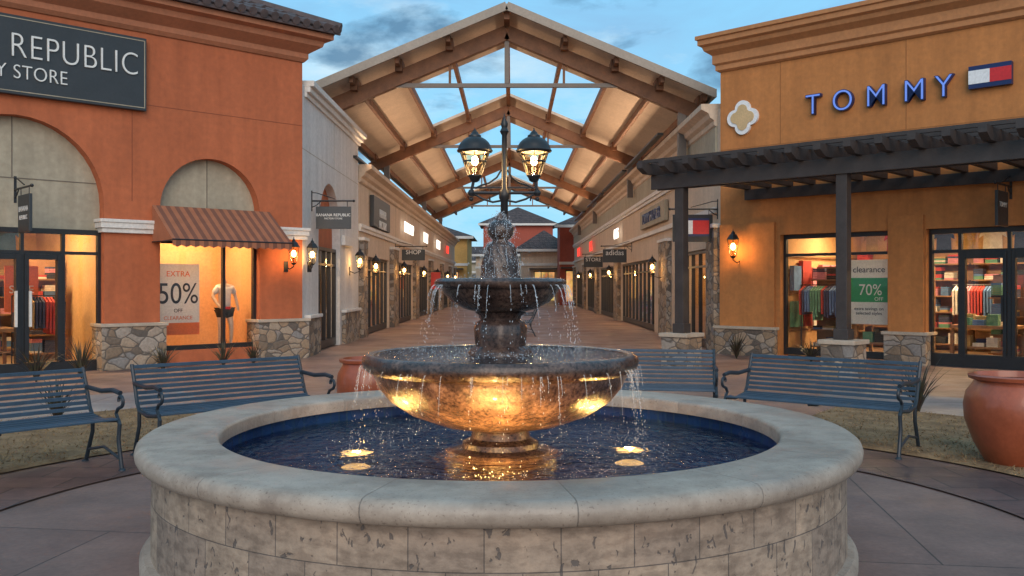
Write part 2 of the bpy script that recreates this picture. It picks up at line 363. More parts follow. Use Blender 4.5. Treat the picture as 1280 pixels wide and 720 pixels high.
m=M(); m.lathe([(.02,1.325),(.12,1.33),(.22,1.355),(.30,1.40),(.345,1.45),(.355,1.475),(.385,1.483),(.40,1.50),(.402,1.52),(.39,1.535),(.365,1.54),(.35,1.525),(.2,1.49),(.02,1.49)],96); m.done('small_bowl',F,m_bowld,True)
ringsurf(.352,1.53).done('small_bowl_water',F,m_water2,True)
FP=[(.12,1.5),(.118,1.55),(.112,1.58),(.115,1.61),(.112,1.64),(.10,1.67),(.092,1.70),(.088,1.73),(.075,1.75),(.05,1.765),(.048,1.775),(.068,1.79),(.08,1.815),(.082,1.84),(.072,1.868),(.05,1.885),(.032,1.895),(.028,1.91),(.016,1.93),(.004,1.945)]
m=M(); m.lathe(FP,54,mod=lambda a,z:1+(.06 if z<1.76 else .02)*cos(9*a+z*30)); m.done('finial',F,m_bowld,True)
def fr_at(z):
    for (r0,z0),(r1,z1) in zip(FP,FP[1:]):
        if z0<=z<=z1: return r0+(r1-r0)*(z-z0)/(z1-z0+1e-9)
    return .02
# falling water
def dropmat(nm,f):
    t=NT(nm); tr=t.n('ShaderNodeBsdfTransparent'); b=t.n('ShaderNodeBsdfPrincipled',{'Base Color':(.8,.85,.9,1),'Roughness':.08,'Specular IOR Level':.8})
    mx=t.n('ShaderNodeMixShader',{0:f,1:tr.outputs[0],2:b.outputs[0]}); t.l(mx.outputs[0],t.out.inputs[0]); return t.m
m_drop=dropmat('water_drops',.5); m_thread=dropmat('water_threads',.25); m=M(); mth=M()
def drop(x,y,z,r,st=1.6):
    vs=[(x,y,z+r*st*1.4),(x+r,y,z),(x,y+r,z),(x-r,y,z),(x,y-r,z),(x,y,z-r*st)]
    m.add(vs,[(0,1,2),(0,2,3),(0,3,4),(0,4,1),(5,2,1),(5,3,2),(5,4,3),(5,1,4)])
def fall(n,r0,z0,dz,k0,k1,sp):
    for j in range(n):
        a=random.uniform(0,2*pi); k=random.uniform(k0,k1); L=random.uniform(.2,.7)
        pts=[];
        for i in range(9):
            t=L*i/8; pts.append(((r0+k*t)*cos(a),(r0+k*t)*sin(a),z0-dz*t*t))
        mth.tube(pts,[.003*(1-.6*i/8)*random.uniform(.6,1.2) for i in range(9)],5)
        for i in range(random.randint(6,18)):
            t=random.uniform(L*.5,1); z=z0-dz*t*t; r=r0+k*t
            drop(r*cos(a+random.gauss(0,sp)),r*sin(a+random.gauss(0,sp)),z,random.uniform(.001,.0026),2.4)
fall(66,.402,1.5,.42,.02,.13,.014); fall(84,.837,1.02,.52,.02,.09,.008)
for i in range(1100):
    a=random.uniform(0,2*pi); z=1.95-.42*random.random(); r=fr_at(z)*1.03+abs(random.gauss(0,.010))
    drop(r*cos(a),r*sin(a),z,random.uniform(.001,.0024),1.5)
for i in range(300):
    a=random.uniform(0,2*pi); t=random.random(); r=.05+.24*t*random.random(); drop(r*cos(a),r*sin(a),1.93-.38*t,random.uniform(.001,.0024),2)
for j in range(18):
    a=random.uniform(0,2*pi); z=random.uniform(1.62,1.88); P=[]
    for i in range(random.randint(4,7)):
        zz=z-i*.018
        if zz<1.54: break
        r=fr_at(zz)*1.05; P.append((r*cos(a),r*sin(a),zz))
    if len(P)>2: mth.tube(P,.0022,5)
for i in range(700):
    a=random.uniform(0,2*pi); r=random.uniform(.16,.74); drop(r*cos(a),r*sin(a),1.08+abs(random.gauss(0,.015)),random.uniform(.001,.0028),1.2)
for i in range(300):
    a=random.uniform(0,2*pi); r=random.uniform(.12,.34); drop(r*cos(a),r*sin(a),1.535+abs(random.gauss(0,.012)),random.uniform(.001,.0025),1.2)
for i in range(900):
    a=random.uniform(0,2*pi); r=random.gauss(.93,.09); drop(r*cos(a),r*sin(a),.505+abs(random.gauss(0,.015)),random.uniform(.001,.003),1.2)
m.done('falling_drops',F,m_drop,True); mth.done('falling_threads',F,m_thread,True)
# pool lamps
for i,(x,y) in enumerate([(-.88,.0),(.80,.12),(-.05,-.92),(0,.9)]):
    m=M(); m.lathe([(.10,.13),(.11,.37),(.10,.39)],20,x,y,cap=True); m.done('pool_lamp_body_%d'%i,F,m_black)
    m=M(); m.lathe([(.09,.392),(.06,.405),(.002,.411)],20,x,y); m.done('pool_lamp_lens_%d'%i,F,m_poolamp)
    light('pool_lamp_light_%d'%i,'SPOT',F,(x,y,.425),[330,330,480,150][i],(1,.44,.09),spot_size=rad(125),spot_blend=.8,shadow_soft_size=.02,aim=(x*.4,y*.4,.95)) 
# ---------------------------------------------------------------- bench
def bench(x,y,rz,w=1.7,name='park_bench'):
    B=root(name,x=x,y=y,rz=rz); h=w/2
    m=M()
    for i in range(9):
        t=i/8; yy=-.44+.44*t; zz=.43-.03*sin(pi*t)+(.0 if i else -.012)
        m.box(-h,h,yy-.019,yy+.019,zz-.008,zz+.008)
    m.done('seat',B,m_bench,bevel=.003)
    m=M()
    for i in range(8):
        t=i/7; yy=.045+.10*t+.02*t*t; zz=.47+.31*t
        m.beam((-h,yy,zz),(h,yy,zz),.014,.030)
    m.done('backrest',B,m_bench,bevel=.003)
    for k,sx in enumerate((-h-.012,h+.012,0)):
        m=M(); r=.017
        if k==2:
            m.tube([(0,-.42,.40),(0,-.2,.375),(0,0,.40)],.012,8)
        else:
            m.tube([(sx,-.50,.0),(sx,-.47,.12),(sx,-.44,.25),(sx,-.46,.38),(sx,-.44,.41),(sx,-.2,.385),(sx,0,.41),(sx,.05,.47),(sx,.12,.66),(sx,.18,.80)],r,8)
            m.tube([(sx,.13,0),(sx,.06,.15),(sx,.0,.28),(sx,0,.41)],r,8)
            m.tube([(sx,-.47,.10),(sx,-.2,.17),(sx,.07,.12)],.012,8)
            sp=[]
            for i in range(16):
                a=-pi/2+i*pi*1.6/15; rr=.055-.0022*i; sp.append((sx,-.47-rr*cos(a)*1.0+.0,.57+rr*sin(a)))
            m.tube([(sx,-.44,.41),(sx,-.40,.46),(sx,-.43,.50)]+sp,.014,8)
            m.tube([(sx,-.47,.63),(sx,-.35,.645),(sx,-.15,.625),(sx,.11,.64)],.02,8)
            for yy in (-.50,.13): m.lathe([(.035,0),(.03,.02),(.016,.03)],10,sx,yy,cap=True)
        m.done(('side_frame_%d'%k) if k<2 else 'seat_brace',B,m_iron,True)
bench(-2.62,8.50,rad(42),1.6)
bench(-4.08,7.02,rad(50),1.75)
bench(2.98,8.76,rad(-38.5),1.6)
bench(1.36,9.95,rad(-10),1.6)
bench(.55,27.5,rad(-90),1.7); bench(-.95,29.5,rad(90),1.7)
def pot(x,y,H,R):
    P=root('terracotta_planter',x=x,y=y); m=M()
    m.lathe([(R*.02,0),(R*.55,0),(R*.6,.03*H),(R*.82,.25*H),(R*.98,.5*H),(R,.66*H),(R*.95,.8*H),(R*.82,.9*H),(R*.80,.93*H),(R*.90,.95*H),(R*.92,.985*H),(R*.88,1*H),(R*.80,1*H),(R*.76,.93*H)],64); m.done('pot',P,m_pot,True)
    m=M(); m.lathe([(R*.77,.92*H),(.001,.93*H)],32); m.done('soil',P,m_soil)
pot(4.20,7.62,.76,.42); pot(-1.47,9.45,.75,.33)
def flax(fr,x,y,h=.55,n=46,name='flax_plant'):
    P=root(name,fr,x,y); m=M()
    for i in range(n):
        a=random.uniform(0,2*pi); L=h*random.uniform(.7,1.25); lean=random.uniform(.1,.95); w=random.uniform(.010,.018)
        pts=[]; 
        for j in range(6):
            t=j/5; r=L*lean*t*(.5+.5*t)*.9; z=L*t*(1-.35*lean*t); pts.append((r,z,w*(1-t)**.6*(1 if j else .7)+.0005))
        vs=[];
        for r,z,ww in pts: vs+=[(r*cos(a)-ww*sin(a),r*sin(a)+ww*cos(a),z),(r*cos(a)+ww*sin(a),r*sin(a)-ww*cos(a),z)]
        m.add(vs,[(2*j,2*j+1,2*j+3,2*j+2) for j in range(5)])
    m.done('leaves',P,m_leaf)
flax('W',4.75,10.75,.62); flax('L',-4.7,-1.2,.62); flax('L',-3.3,-1.0,.5); flax('L',-2.1,-.8,.5); flax('L',-1.5,-.8,.45); flax('R',.9,-.9,.55); flax('R',2.5,-.9,.45); flax('W',-4.9,9.9,.5); flax('L',-5.4,-1.3,.6)
# ---------------------------------------------------------------- street lamp
S=root('street_lamp',x=-.10,y=12)
m=M(); m.lathe([(.16,0),(.16,.1),(.12,.16),(.12,.5),(.07,.6),(.055,.7),(.048,2.6),(.07,2.63),(.07,2.72),(.04,2.76),(.032,3.45),(.06,3.5),(.035,3.55),(.05,3.6),(.012,3.68),(.004,3.74)],20); m.done('post',S,m_black,True)
m=M()
for s in (-1,1):
    m.tube([(0,0,2.70),(s*.2,0,2.70),(s*.40,0,2.70),(s*.43,0,2.72),(s*.40,0,2.86)],.02,8)
    m.tube([(s*.04,0,2.60),(s*.15,0,2.58),(s*.28,0,2.62),(s*.40,0,2.69)],.014,8)
    m.tube([(s*.04,0,3.0),(s*.10,0,2.9),(s*.2,0,2.83),(s*.3,0,2.80),(s*.38,0,2.76)],.012,8)
    m.lathe([(.035,2.66),(.05,2.70),(.03,2.74)],12,s*.43,0,cap=True)
    m.ball((s*.43,0,2.62),.03,10)
m.tube([(-.42,0,2.77),(.42,0,2.77)],.010,8)
m.done('arms',S,m_black,True)
for s in (-1,1):
    x=s*.385
    m=M(); m.lathe([(.03,2.84),(.06,2.86),(.075,2.9),(.09,2.915),(.09,2.93)],16,x,0,cap=True)
    m.lathe([(.228,3.235),(.235,3.25),(.222,3.27),(.21,3.31),(.185,3.355),(.15,3.39),(.11,3.415),(.085,3.425),(.08,3.45),(.055,3.465),(.045,3.485),(.03,3.50),(.012,3.52),(.004,3.55)],32,x,0)
    m.lathe([(.20,3.24),(.205,3.225),(.19,3.22),(.18,3.24)],32,x,0)
    for i in range(8):
        a=2*pi*i/8; m.tube([(x+.088*cos(a),.088*sin(a),2.92),(x+.19*cos(a),.19*sin(a),3.23)],.006,6)
    m.lathe([(.15,3.095),(.155,3.105),(.15,3.115)],24,x,0)
    m.done('lamp_head_%d'%(s+1),S,m_black,True)
    m=M(); m.lathe([(.085,2.925),(.185,3.23)],24,x,0); m.done('lamp_glass_%d'%(s+1),S,m_lglass,True)
    m=M(); m.ball((x,0,3.12),.045,12,1.4); m.done('bulb_%d'%(s+1),S,m_bulbhot,True)
    m=M(); m.lathe([(.16,3.232),(.002,3.236)],24,x,0); m.done('reflector_%d'%(s+1),S,m_tan)
    light('lamp_light_%d'%(s+1),'POINT',S,(x,0,3.03),22,(1,.66,.34),shadow_soft_size=.03)
# ---------------------------------------------------------------- wall lantern
def lantern(fr,x,z,y=-.28,e=11,sc=1.0,lit=True):
    L=root('wall_lantern',fr,x,y,z); m=M(); k=sc
    m.tube([(0,-y,-.30*k),(0,-y*.5,-.36*k),(0,0,-.30*k),(0,0,-.25*k)],.012*k,8)
    m.box(-.05*k,.05*k,-y-.02,-y,-.42*k,-.18*k)
    m.lathe([(.02*k,-.27*k),(.06*k,-.24*k),(.07*k,-.22*k)],6,cap=True)
    m.lathe([(.15*k,.13*k),(.14*k,.15*k),(.09*k,.22*k),(.05*k,.25*k),(.04*k,.28*k),(.012*k,.31*k),(.004,.36*k)],6)
    for i in range(6):
        a=2*pi*i/6; m.tube([(.068*k*cos(a),.068*k*sin(a),-.22*k),(.135*k*cos(a),.135*k*sin(a),.14*k)],.007*k,5)
    m.done('bracket_and_frame',L,m_black)
    m=M(); m.lathe([(.064*k,-.22*k),(.13*k,.135*k)],6); m.done('glass',L,m_lglass)
    m=M(); m.ball((0,0,-.02*k),.05*k,10,1.6); m.done('bulb',L,m_bulb,True)
    if lit: light('glow','POINT',L,(0,-.03,-.13*k),e,(1,.56,.22),shadow_soft_size=.04)
# ---------------------------------------------------------------- shops
def frame(P,nm,x0,x1,z0,z1,y,vs,hs,t=.055,kick=0):
    m=M(); m.box(x0,x0+t,y-.05,y+.05,z0,z1); m.box(x1-t,x1,y-.05,y+.05,z0,z1); m.box(x0+t,x1-t,y-.05,y+.05,z1-t*1.6,z1); m.box(x0+t,x1-t,y-.05,y+.05,z0,z0+t*1.6+kick)
    for v in vs: m.box(v-t/2,v+t/2,y-.045,y+.045,z0+t*1.6+kick,z1-t*1.6)
    for h in hs: m.box(x0+t,x1-t,y-.042,y+.042,h-t/2,h+t/2)
    m.done(nm+'_frame',P,m_black)
    m=M(); m.add([(x0,y,z0),(x1,y,z0),(x1,y,z1),(x0,y,z1)],[(0,1,2,3)]); m.done(nm+'_glass',P,m_glass)
def room(P,nm,x0,x1,y0,y1,z1,wm,e,col=(1,.72,.42),z0=.02):
    m=M(); m.box(x0-.05,x0,y0,y1,z0,z1); m.box(x1,x1+.05,y0,y1,z0,z1); m.box(x0-.05,x1+.05,y1,y1+.05,z0,z1); m.done(nm+'_walls',P,wm)
    m=M(); m.box(x0,x1,y0,y1,z0-.01,z0); m.done(nm+'_floor',P,m_shopfloor)
    m=M(); m.box(x0-.05,x1+.05,y0,y1+.05,z1,z1+.05); m.done(nm+'_ceiling',P,m_shopceil)
    n=max(1,int((x1-x0)/1.7))
    for i in range(n):
        cx=x0+(x1-x0)*(i+.5)/n
        light(nm+'_light_%d'%i,'AREA',P,(cx,y0+(y1-y0)*.4,z1-.03),e/n,col,shape='RECTANGLE',size=.5,size_y=.25)
def racks(P,nm,x0,x1,y,zt=2.0,seed=1):
    R=random.Random(seed); m=M(); m.k=len(goods)
    m.box(x0,x1,y+.3,y+.34,.03,zt)
    zz=.15
    while zz<zt-.2:
        m.k=len(goods); m.box(x0,x1,y,y+.3,zz,zz+.03); x=x0+.04
        while x<x1-.3:
            w=R.uniform(.18,.3); hh=R.uniform(.08,.30); m.k=R.randrange(len(goods))
            nz=int(hh/.04)
            for i in range(nz):
                if R.random()<.25: m.k=R.randrange(len(goods))
                m.box(x,x+w-.02,y+.02,y+.28,zz+.031+i*.04,zz+.031+i*.04+.034)
            x+=w+R.uniform(.01,.05)
        zz+=.36
    m.done(nm,P,goods+[m_shelf])
def hangers(P,nm,x0,x1,y,z,seed=1):
    R=random.Random(seed); m=M(); m.k=len(goods); m.tube([(x0,y,z),(x1,y,z)],.012,6); m.tube([(x0,y,0),(x0,y,z)],.012,6); m.tube([(x1,y,0),(x1,y,z)],.012,6)
    x=x0+.05; 
    while x<x1-.05:
        m.k=R.randrange(len(goods)) if R.random()<.4 else m.k%len(goods); l=R.uniform(.55,.75)
        m.add([(x,y-.22,z-.12),(x,y,z-.02),(x,y+.22,z-.12),(x,y+.2,z-l),(x,y-.2,z-l),(x+.035,y-.22,z-.12),(x+.035,y,z-.02),(x+.035,y+.22,z-.12),(x+.035,y+.2,z-l),(x+.035,y-.2,z-l)],
              [(0,1,2,3,4),(9,8,7,6,5),(0,5,6,1),(1,6,7,2),(0,4,9,5),(2,7,8,3)]); x+=.06
    m.done(nm,P,goods+[m_black])
def table(P,nm,x0,x1,y,seed=1):
    R=random.Random(seed); m=M(); m.k=len(goods); m.box(x0,x1,y,y+.8,.68,.74); m.box(x0+.1,x1-.1,y+.1,y+.7,.3,.34)
    for a in (x0,x1-.06):
        for b in (y,y+.74): m.box(a,a+.06,b,b+.06,.02,.68)
    for zb in (.742,.342):
        for r in range(3):
            x=x0+.12
            while x<x1-.32:
                m.k=R.randrange(len(goods)); nz=R.randint(2,6)
                for i in range(nz): m.box(x,x+.2,y+.12+r*.2,y+.29+r*.2,zb+i*.035,zb+i*.035+.03)
                x+=.24
    m.done(nm,P,goods+[m_shelf])
def walldeco(P,nm,x0,x1,y,z0,z1,seed):
    R=random.Random(seed); m=M(); x=x0
    while x<x1-.4:
        m.k=R.randrange(len(goods)); w=R.uniform(.3,.5); h=R.uniform(.4,.6); zc=(z0+z1)/2
        m.add([(x+.08*w,y,zc-h/2),(x+.92*w,y,zc-h/2),(x+.88*w,y,zc+h*.2),(x+w*1.08,y,zc+.05),(x+w*1.0,y,zc+h*.42),(x+w*.65,y,zc+h/2),(x+w*.35,y,zc+h/2),(x,y,zc+h*.42),(x-.08*w,y,zc+.05),(x+.12*w,y,zc+h*.2)],[tuple(range(10))])
        x+=w+.14
    m.done(nm,P,goods)
def downlights(P,nm,pts):
    m=M()
    for x,y,z in pts: m.lathe([(.05,z-.005),(.002,z-.006)],12,x,y)
    m.done(nm,P,m_bulb)

# LEFT terracotta store -------------------------------------------------
A=root('terracotta_store','L')
m=M()
m.arch(-3.45,0,0,.35,0,6.25,-1.945,.995,2.9)
m.arch(-8.3,-3.45,0,.35,0,6.25,-5.34,1.41,2.9)
m.box(-13,-8.3,0,.35,0,6.25)
m.box(0,-.35,.35,7,0,6.25)
m.done('walls',A,m_terra)
m=M(); m.box(-3.0,-.9,.22,.34,2.36,4.0); m.box(-6.8,-3.9,.22,.34,2.46,4.4)
m.done('arch_infill',A,m_tan)
m=M()
m.box(-6.76,-3.92,.212,.219,3.28,3.295); m.box(-5.35,-5.335,.212,.219,3.3,4.31); m.box(-1.95,-1.935,.212,.219,2.95,3.9); m.done('infill_joints',A,mat('joint_dark',(.16,.13,.1),.1))
m=M()
for z in (4.75,): m.box(-13,0.002,-.004,.001,z,z+.012)
m.box(-3.45,-3.438,-.004,.001,3.0,4.75)
m.done('stucco_joints',A,mat('joint_terra',(.26,.07,.03),.1))
m=M()
for a,b in ((-3.98,-2.88),(-1.0,.08),(-8.0,-6.7)):
    m.box(a,b,-.07,.40,2.42,2.50); m.box(a-.03,b+.03,-.10,.42,2.50,2.60); m.box(a-.05,b+.05,-.12,.44,2.60,2.66)
m.done('pier_caps',A,m_trim,bevel=.01)
m=M()
for a,b in ((-3.98,-2.88),(-1.0,.08),(-8.0,-6.7)): m.box(a-.02,b+.02,-.10,.40,0,.76)
m.done('stone_pier_bases',A,m_stone)
m=M()
for a,b in ((-3.98,-2.88),(-1.0,.08),(-8.0,-6.7)): m.box(a-.05,b+.05,-.13,.42,.76,.82)
m.done('stone_pier_sills',A,m_cap,bevel=.01)
m=M()
prof=[(.03,6.05),(.09,6.12),(.09,6.22),(.18,6.28),(.3,6.36),(.33,6.46),(.46,6.50),(.46,6.60)]
for i,(o,z) in enumerate(prof[:-1]):
    o2,z2=prof[i+1]
    m.add([(-13,-o,z),(o,-o,z),(o2,-o2,z2),(-13,-o2,z2)],[(0,1,2,3)]); m.add([(o,-o,z),(o,7,z),(o2,7,z2),(o2,-o2,z2)],[(0,1,2,3)])
m.add([(-13,-.46,6.6),(.46,-.46,6.6),(.46,7,6.6),(-13,7,6.6)],[(0,1,2,3)])
m.done('cornice',A,m_terra_trim)
m=M(); e=.56; sl=.42
m.add([(-13,-e,6.66),(e,-e,6.66),(-3.2,3.2,6.66+sl*3.76),(-13,3.2,6.66+sl*3.76)],[(0,1,2,3)])
m.add([(e,-e,6.66),(e,7,6.66),(-3.2,7,6.66+sl*3.76),(-3.2,3.2,6.66+sl*3.76)],[(0,1,2,3)])
m.box(-13,e,-e,-e+.05,6.602,6.659)
x=-12.9
while x<e-.05:
    L=min(3.76,(e-x)); nseg=max(1,int(L/.4))
    for i in range(nseg):
        y0=-e-.04+i*L/nseg; y1=-e-.04+(i+1)*L/nseg+.03
        m.tube([(x,y0,6.69+sl*(y0+e)+.02),(x,y1,6.69+sl*(y1+e))],[.085,.07],8)
    x+=.23
y=-e+.1
while y<6:
    L=min(3.76,(y+e)); m.tube([(e+.04,y,6.70),(e-L,y,6.70+sl*L)],.08,8); y+=.23
m.tube([(e,-e,6.74),(-3.2,3.2,6.74+sl*3.76)],.11,8)
m.done('tile_roof',A,m_barrel,True)
frame(A,'display_window',-2.94,-.95,.28,2.36,.2,[-1.62],[])
m=M(); m.box(-2.94,-.95,.05,.4,0,.28); m.done('window_plinth',A,m_terra)
room(A,'display',-2.94,-.95,.3,1.5,2.9,m_peach,62,(1,.66,.33),z0=.28)
downlights(A,'display_downlights',[(-2.5,.6,2.89),(-1.9,.6,2.89),(-1.3,.6,2.89)])
frame(A,'entrance',-6.75,-3.93,0,2.46,.2,[-6.1,-5.2,-4.55],[2.05],kick=.1)
m=M(); 
for a,b in ((-6.07,-5.23),(-5.17,-4.58)): 
    m.box(a,a+.07,.13,.27,.2,2.02); m.box(b-.07,b,.13,.27,.2,2.02); m.box(a+.07,b-.07,.14,.26,1.93,2.02)
m.done('door_leaves',A,m_black)
m=M(); m.box(-5.11,-5.07,.08,.12,.8,1.4); m.box(-5.33,-5.29,.08,.12,.8,1.4); m.done('door_handles',A,m_trim)
room(A,'shop',-7.4,-3.6,.4,5,2.9,m_shopwall,170,(1,.64,.3))
racks(A,'wall_shelves',-7.2,-5.6,4.4,2.1,5); racks(A,'wall_shelves_b',-5.0,-3.8,4.4,2.1,6)
hangers(A,'clothes_rail',-6.6,-5.5,2.6,1.35,2); hangers(A,'clothes_rail_b',-4.9,-4.0,1.9,1.3,4)
table(A,'display_table',-6.3,-5.0,1.1,3); walldeco(A,'wall_garments',-5.6,-3.7,4.96,2.2,2.7,5); racks(A,'side_shelves',-4.4,-3.75,2.6,2.1,8)
downlights(A,'shop_downlights',[(-6.8+i*.75,.9+j*1.1,2.89) for i in range(5) for j in range(4)])
Q=root('window_poster','L',-5.0,1.9); m=M(); m.box(-.02,.55,0,.02,1.0,1.85); m.done('board',Q,m_orangep); text('ink','SALE',Q,.26,-.01,1.35,.2,m_paper,.002,'CENTER')
W=root('window_awning','L',-1.92,0); m=M()
hw=1.17
m.add([(-hw,-.02,2.95),(hw,-.02,2.95),(hw,-.9,2.30),(-hw,-.9,2.30)],[(0,1,2,3)])
m.add([(-hw,-.02,2.95),(-hw,-.9,2.30),(-hw,-.02,2.28)],[(0,1,2)]); m.add([(hw,-.02,2.95),(hw,-.9,2.30),(hw,-.02,2.28)],[(0,1,2)])
n=14
for i in range(n):
    xa=-hw+2*hw*i/n; xb=-hw+2*hw*(i+1)/n
    m.add([(xa,-.902,2.30),(xb,-.902,2.30),(xb,-.902,2.20),((xa+xb)/2,-.902,2.165),(xa,-.902,2.20)],[(0,1,2,3,4)])
m.done('canvas',W,m_awn)
m=M(); m.tube([(-hw,-.9,2.30),(hw,-.9,2.30)],.015,6); m.tube([(-hw,-.02,2.28),(-hw,-.9,2.28)],.012,6); m.tube([(hw,-.02,2.28),(hw,-.9,2.28)],.012,6)
m.done('awning_frame',W,m_black)
Q=root('sale_poster','L',-2.42,.42); m=M(); m.box(-.42,.42,0,.02,.55,1.9); m.done('board',Q,m_paper)
m=M(); m.box(-.42,.42,-.004,-.001,.55,.78); m.done('band',Q,m_orangep)
text('headline','EXTRA',Q,0,-.006,1.66,.15,m_orangep,.002,'CENTER'); text('figure','50%',Q,0,-.006,1.15,.56,m_dark,.002,'CENTER',.85); text('subline','OFF',Q,0,-.006,.98,.1,m_dark,.002,'CENTER'); text('subline2','CLEARANCE',Q,0,-.006,.84,.1,m_orangep,.002,'CENTER')
def skin(nm,P,verts,edges,radii,mt,sub=2):
    me=D.meshes.new(nm); me.from_pydata(verts,edges,[]); me.materials.append(mt); o=D.objects.new(nm,me); link(o); o.parent=P
    sk=o.modifiers.new('s','SKIN'); 
    for i,r in enumerate(radii):
        r=r if isinstance(r,tuple) else (r,r); me.skin_vertices[0].data[i].radius=r
    me.skin_vertices[0].data[0].use_root=True
    sb=o.modifiers.new('u','SUBSURF'); sb.levels=sub; sb.render_levels=sub; sk.use_smooth_shade=True; return o
MN=root('mannequin','L',-1.42,.55)
V=[(0,0,.93),(.0,0,1.10),(0,0,1.28),(0,0,1.42),(0,0,1.50),(0,0,1.60), (-.09,0,.86),(-.10,-.02,.50),(-.11,.0,.12),(-.11,-.09,.06),(.09,0,.86),(.12,-.05,.50),(.13,.0,.12),(.14,-.09,.06),
   (-.17,0,1.42),(-.25,0,1.20),(-.19,-.12,1.0),(-.15,-.18,.93), (.17,0,1.42),(.24,.02,1.18),(.25,-.06,.95),(.25,-.08,.86)]
E=[(0,1),(1,2),(2,3),(3,4),(4,5),(0,6),(6,7),(7,8),(8,9),(0,10),(10,11),(11,12),(12,13),(3,14),(14,15),(15,16),(16,17),(3,18),(18,19),(19,20),(20,21)]
R=[.13,.10,.125,.10,.05,.045,.10,.055,.035,.03,.10,.055,.035,.03,.055,.04,.03,.022,.055,.04,.03,.022]
skin('body',MN,[(a,b,c+.24) for a,b,c in [(x,y,z*.86) for x,y,z in V]],E,[r*.86 for r in R],m_mann)
V2=[(0,0,.92),(0,0,1.10),(0,0,1.28),(0,0,1.41),(-.15,0,1.40),(-.23,0,1.26),(.15,0,1.40),(.22,.01,1.26)]
skin('white_blouse',MN,[(x,y,z*.86+.24) for x,y,z in V2],[(0,1),(1,2),(2,3),(3,4),(4,5),(3,6),(6,7)],[.14,.122,.135,.10,.065,.06,.065,.06],m_shirt)
V3=[(0,0,.93),(-.09,0,.84),(-.10,-.01,.66),(.09,0,.84),(.11,-.02,.66)]
skin('black_shorts',MN,[(x,y,z*.86+.24) for x,y,z in V3],[(0,1),(1,2),(0,3),(3,4)],[.122,.10,.085,.10,.085],m_blackc)
m=M(); m.lathe([(.2,.285),(.2,.30),(.02,.30)],24); m.done('stand',MN,m_black)
m=M(); m.lathe([(.12,1.02),(.128,1.03),(.125,1.06),(.12,1.07)],20); m.done('belt',MN,m_redp,True)
Sg=root('store_sign','L',-4.55,-.02); m=M(); m.box(-2.9,1.32,-.10,0,4.62,5.92); m.done('board',Sg,m_sign,bevel=.01)
m=M()
for a,b,c,d in ((-2.87,1.29,5.86,5.875),(-2.87,1.29,4.665,4.68),(-2.87,-2.855,4.68,5.86),(1.275,1.29,4.68,5.86)): m.box(a,b,-.106,-.101,c,d)
m.done('border',Sg,m_tan)
text('line_1','BANANA REPUBLIC',Sg,1.18,-.115,5.23,.58,m_letter,.012,'RIGHT',.80,1.06,-.010)
text('line_2','FACTORY STORE',Sg,-.02,-.115,4.88,.33,m_letter,.012,'RIGHT',.84,1.04,-.004)
lantern('L',-.38,2.14,-.32,13,.9); lantern('L',.16,2.14,-.12,8,.9)
def blade(fr,x,z0,z1,y0,y1,lines,big=False,flag=False,ln=1):
    H=root('hanging_sign',fr,x,0); m=M()
    m.tube([(0,.0,z1+.12),(0,y0-.05,z1+.12)],.018,8); m.tube([(0,0,z1+.30),(0,-.12,z1+.29),(0,y0*.6,z1+.16)],.011,6); m.tube([(0,0,z1-.02),(0,-.10,z1+.02),(0,-.2,z1+.11)],.011,6)
    m.box(-.02,.02,-.02,.0,z1-.1,z1+.34)
    for yy in (y0+.08,y1-.08): m.tube([(0,yy,z1),(0,yy,z1+.12)],.008,6)
    m.ball((0,y0-.06,z1+.12),.03,8)
    m.done('bracket',H,m_black)
    m=M(); m.box(-.025,.025,y0,y1,z0,z1); m.done('panel',H,m_sign if not flag else m_black,bevel=.006)
    for sd in (-1,1):
        if flag:
            m=M(); a,b=y0+.08,y1-.08; c,d=z0+.12,z1-.08; X=sd*.028; mid=(a+b)/2
            m.k=0; m.box(X-.001,X+.001,a,b,d-.05,d); m.box(X-.001,X+.001,a,b,c,c+.05); m.k=1; m.box(X-.001,X+.001,a,mid,c+.05,d-.05); m.k=2; m.box(X-.001,X+.001,mid,b,c+.05,d-.05)
            m.done('flag_%d'%(sd+1),H,[m_navy,m_whitep,m_redp])
        else:
            for i,(tx,sz) in enumerate(lines):
                c=D.curves.new('t','FONT'); c.body=tx; c.size=sz; c.extrude=.002; c.align_x='CENTER'; c.materials.append(m_letter)
                o=D.objects.new('lettering_%d_%d'%(sd+1,i),c); link(o); o.parent=H; o.location=(sd*.028,(y0+y1)/2,(z0+z1)/2+.03-i*sz*1.3); o.rotation_euler=(pi/2,0,pi/2*sd if sd>0 else -pi/2)
blade('CL',.9,2.70,3.18,-.85,-.10,[('BANANA REPUBLIC',.085),('FACTORY STORE',.05)])
blade('L',-5.35,2.35,2.95,-.85,-.25,[('BANANA',.12),('REPUBLIC',.1)])
# RIGHT ochre store -----------------------------------------------------
Bq=root('ochre_store','R')
m=M()
H=6.3
m.box(0,1.4,0,.35,0,H); m.box(1.4,3.61,0,.35,2.54,H); m.box(3.61,4.32,0,.35,0,H); m.box(4.32,7.4,0,.35,2.54,H); m.box(7.4,13,0,.35,0,H); m.box(0,.35,.35,7,0,H)
m.done('walls',Bq,m_orange)
m=M(); m.box(.0,13,-.004,.001,4.42,4.432); m.box(3.95,3.962,-.004,.001,4.432,6.2); m.box(1.40,1.412,-.004,.001,4.432,6.2); m.box(6.5,6.512,-.004,.001,4.432,6.2); m.done('stucco_joints',Bq,mat('joint_ochre',(.3,.12,.035),.1))
m=M()
prof=[(.02,6.12),(.08,6.16),(.08,6.26),(.13,6.30),(.13,6.48),(.18,6.52),(.26,6.58),(.29,6.66),(.36,6.70),(.36,6.80),(.40,6.82),(.40,6.90),(.0,6.91)]
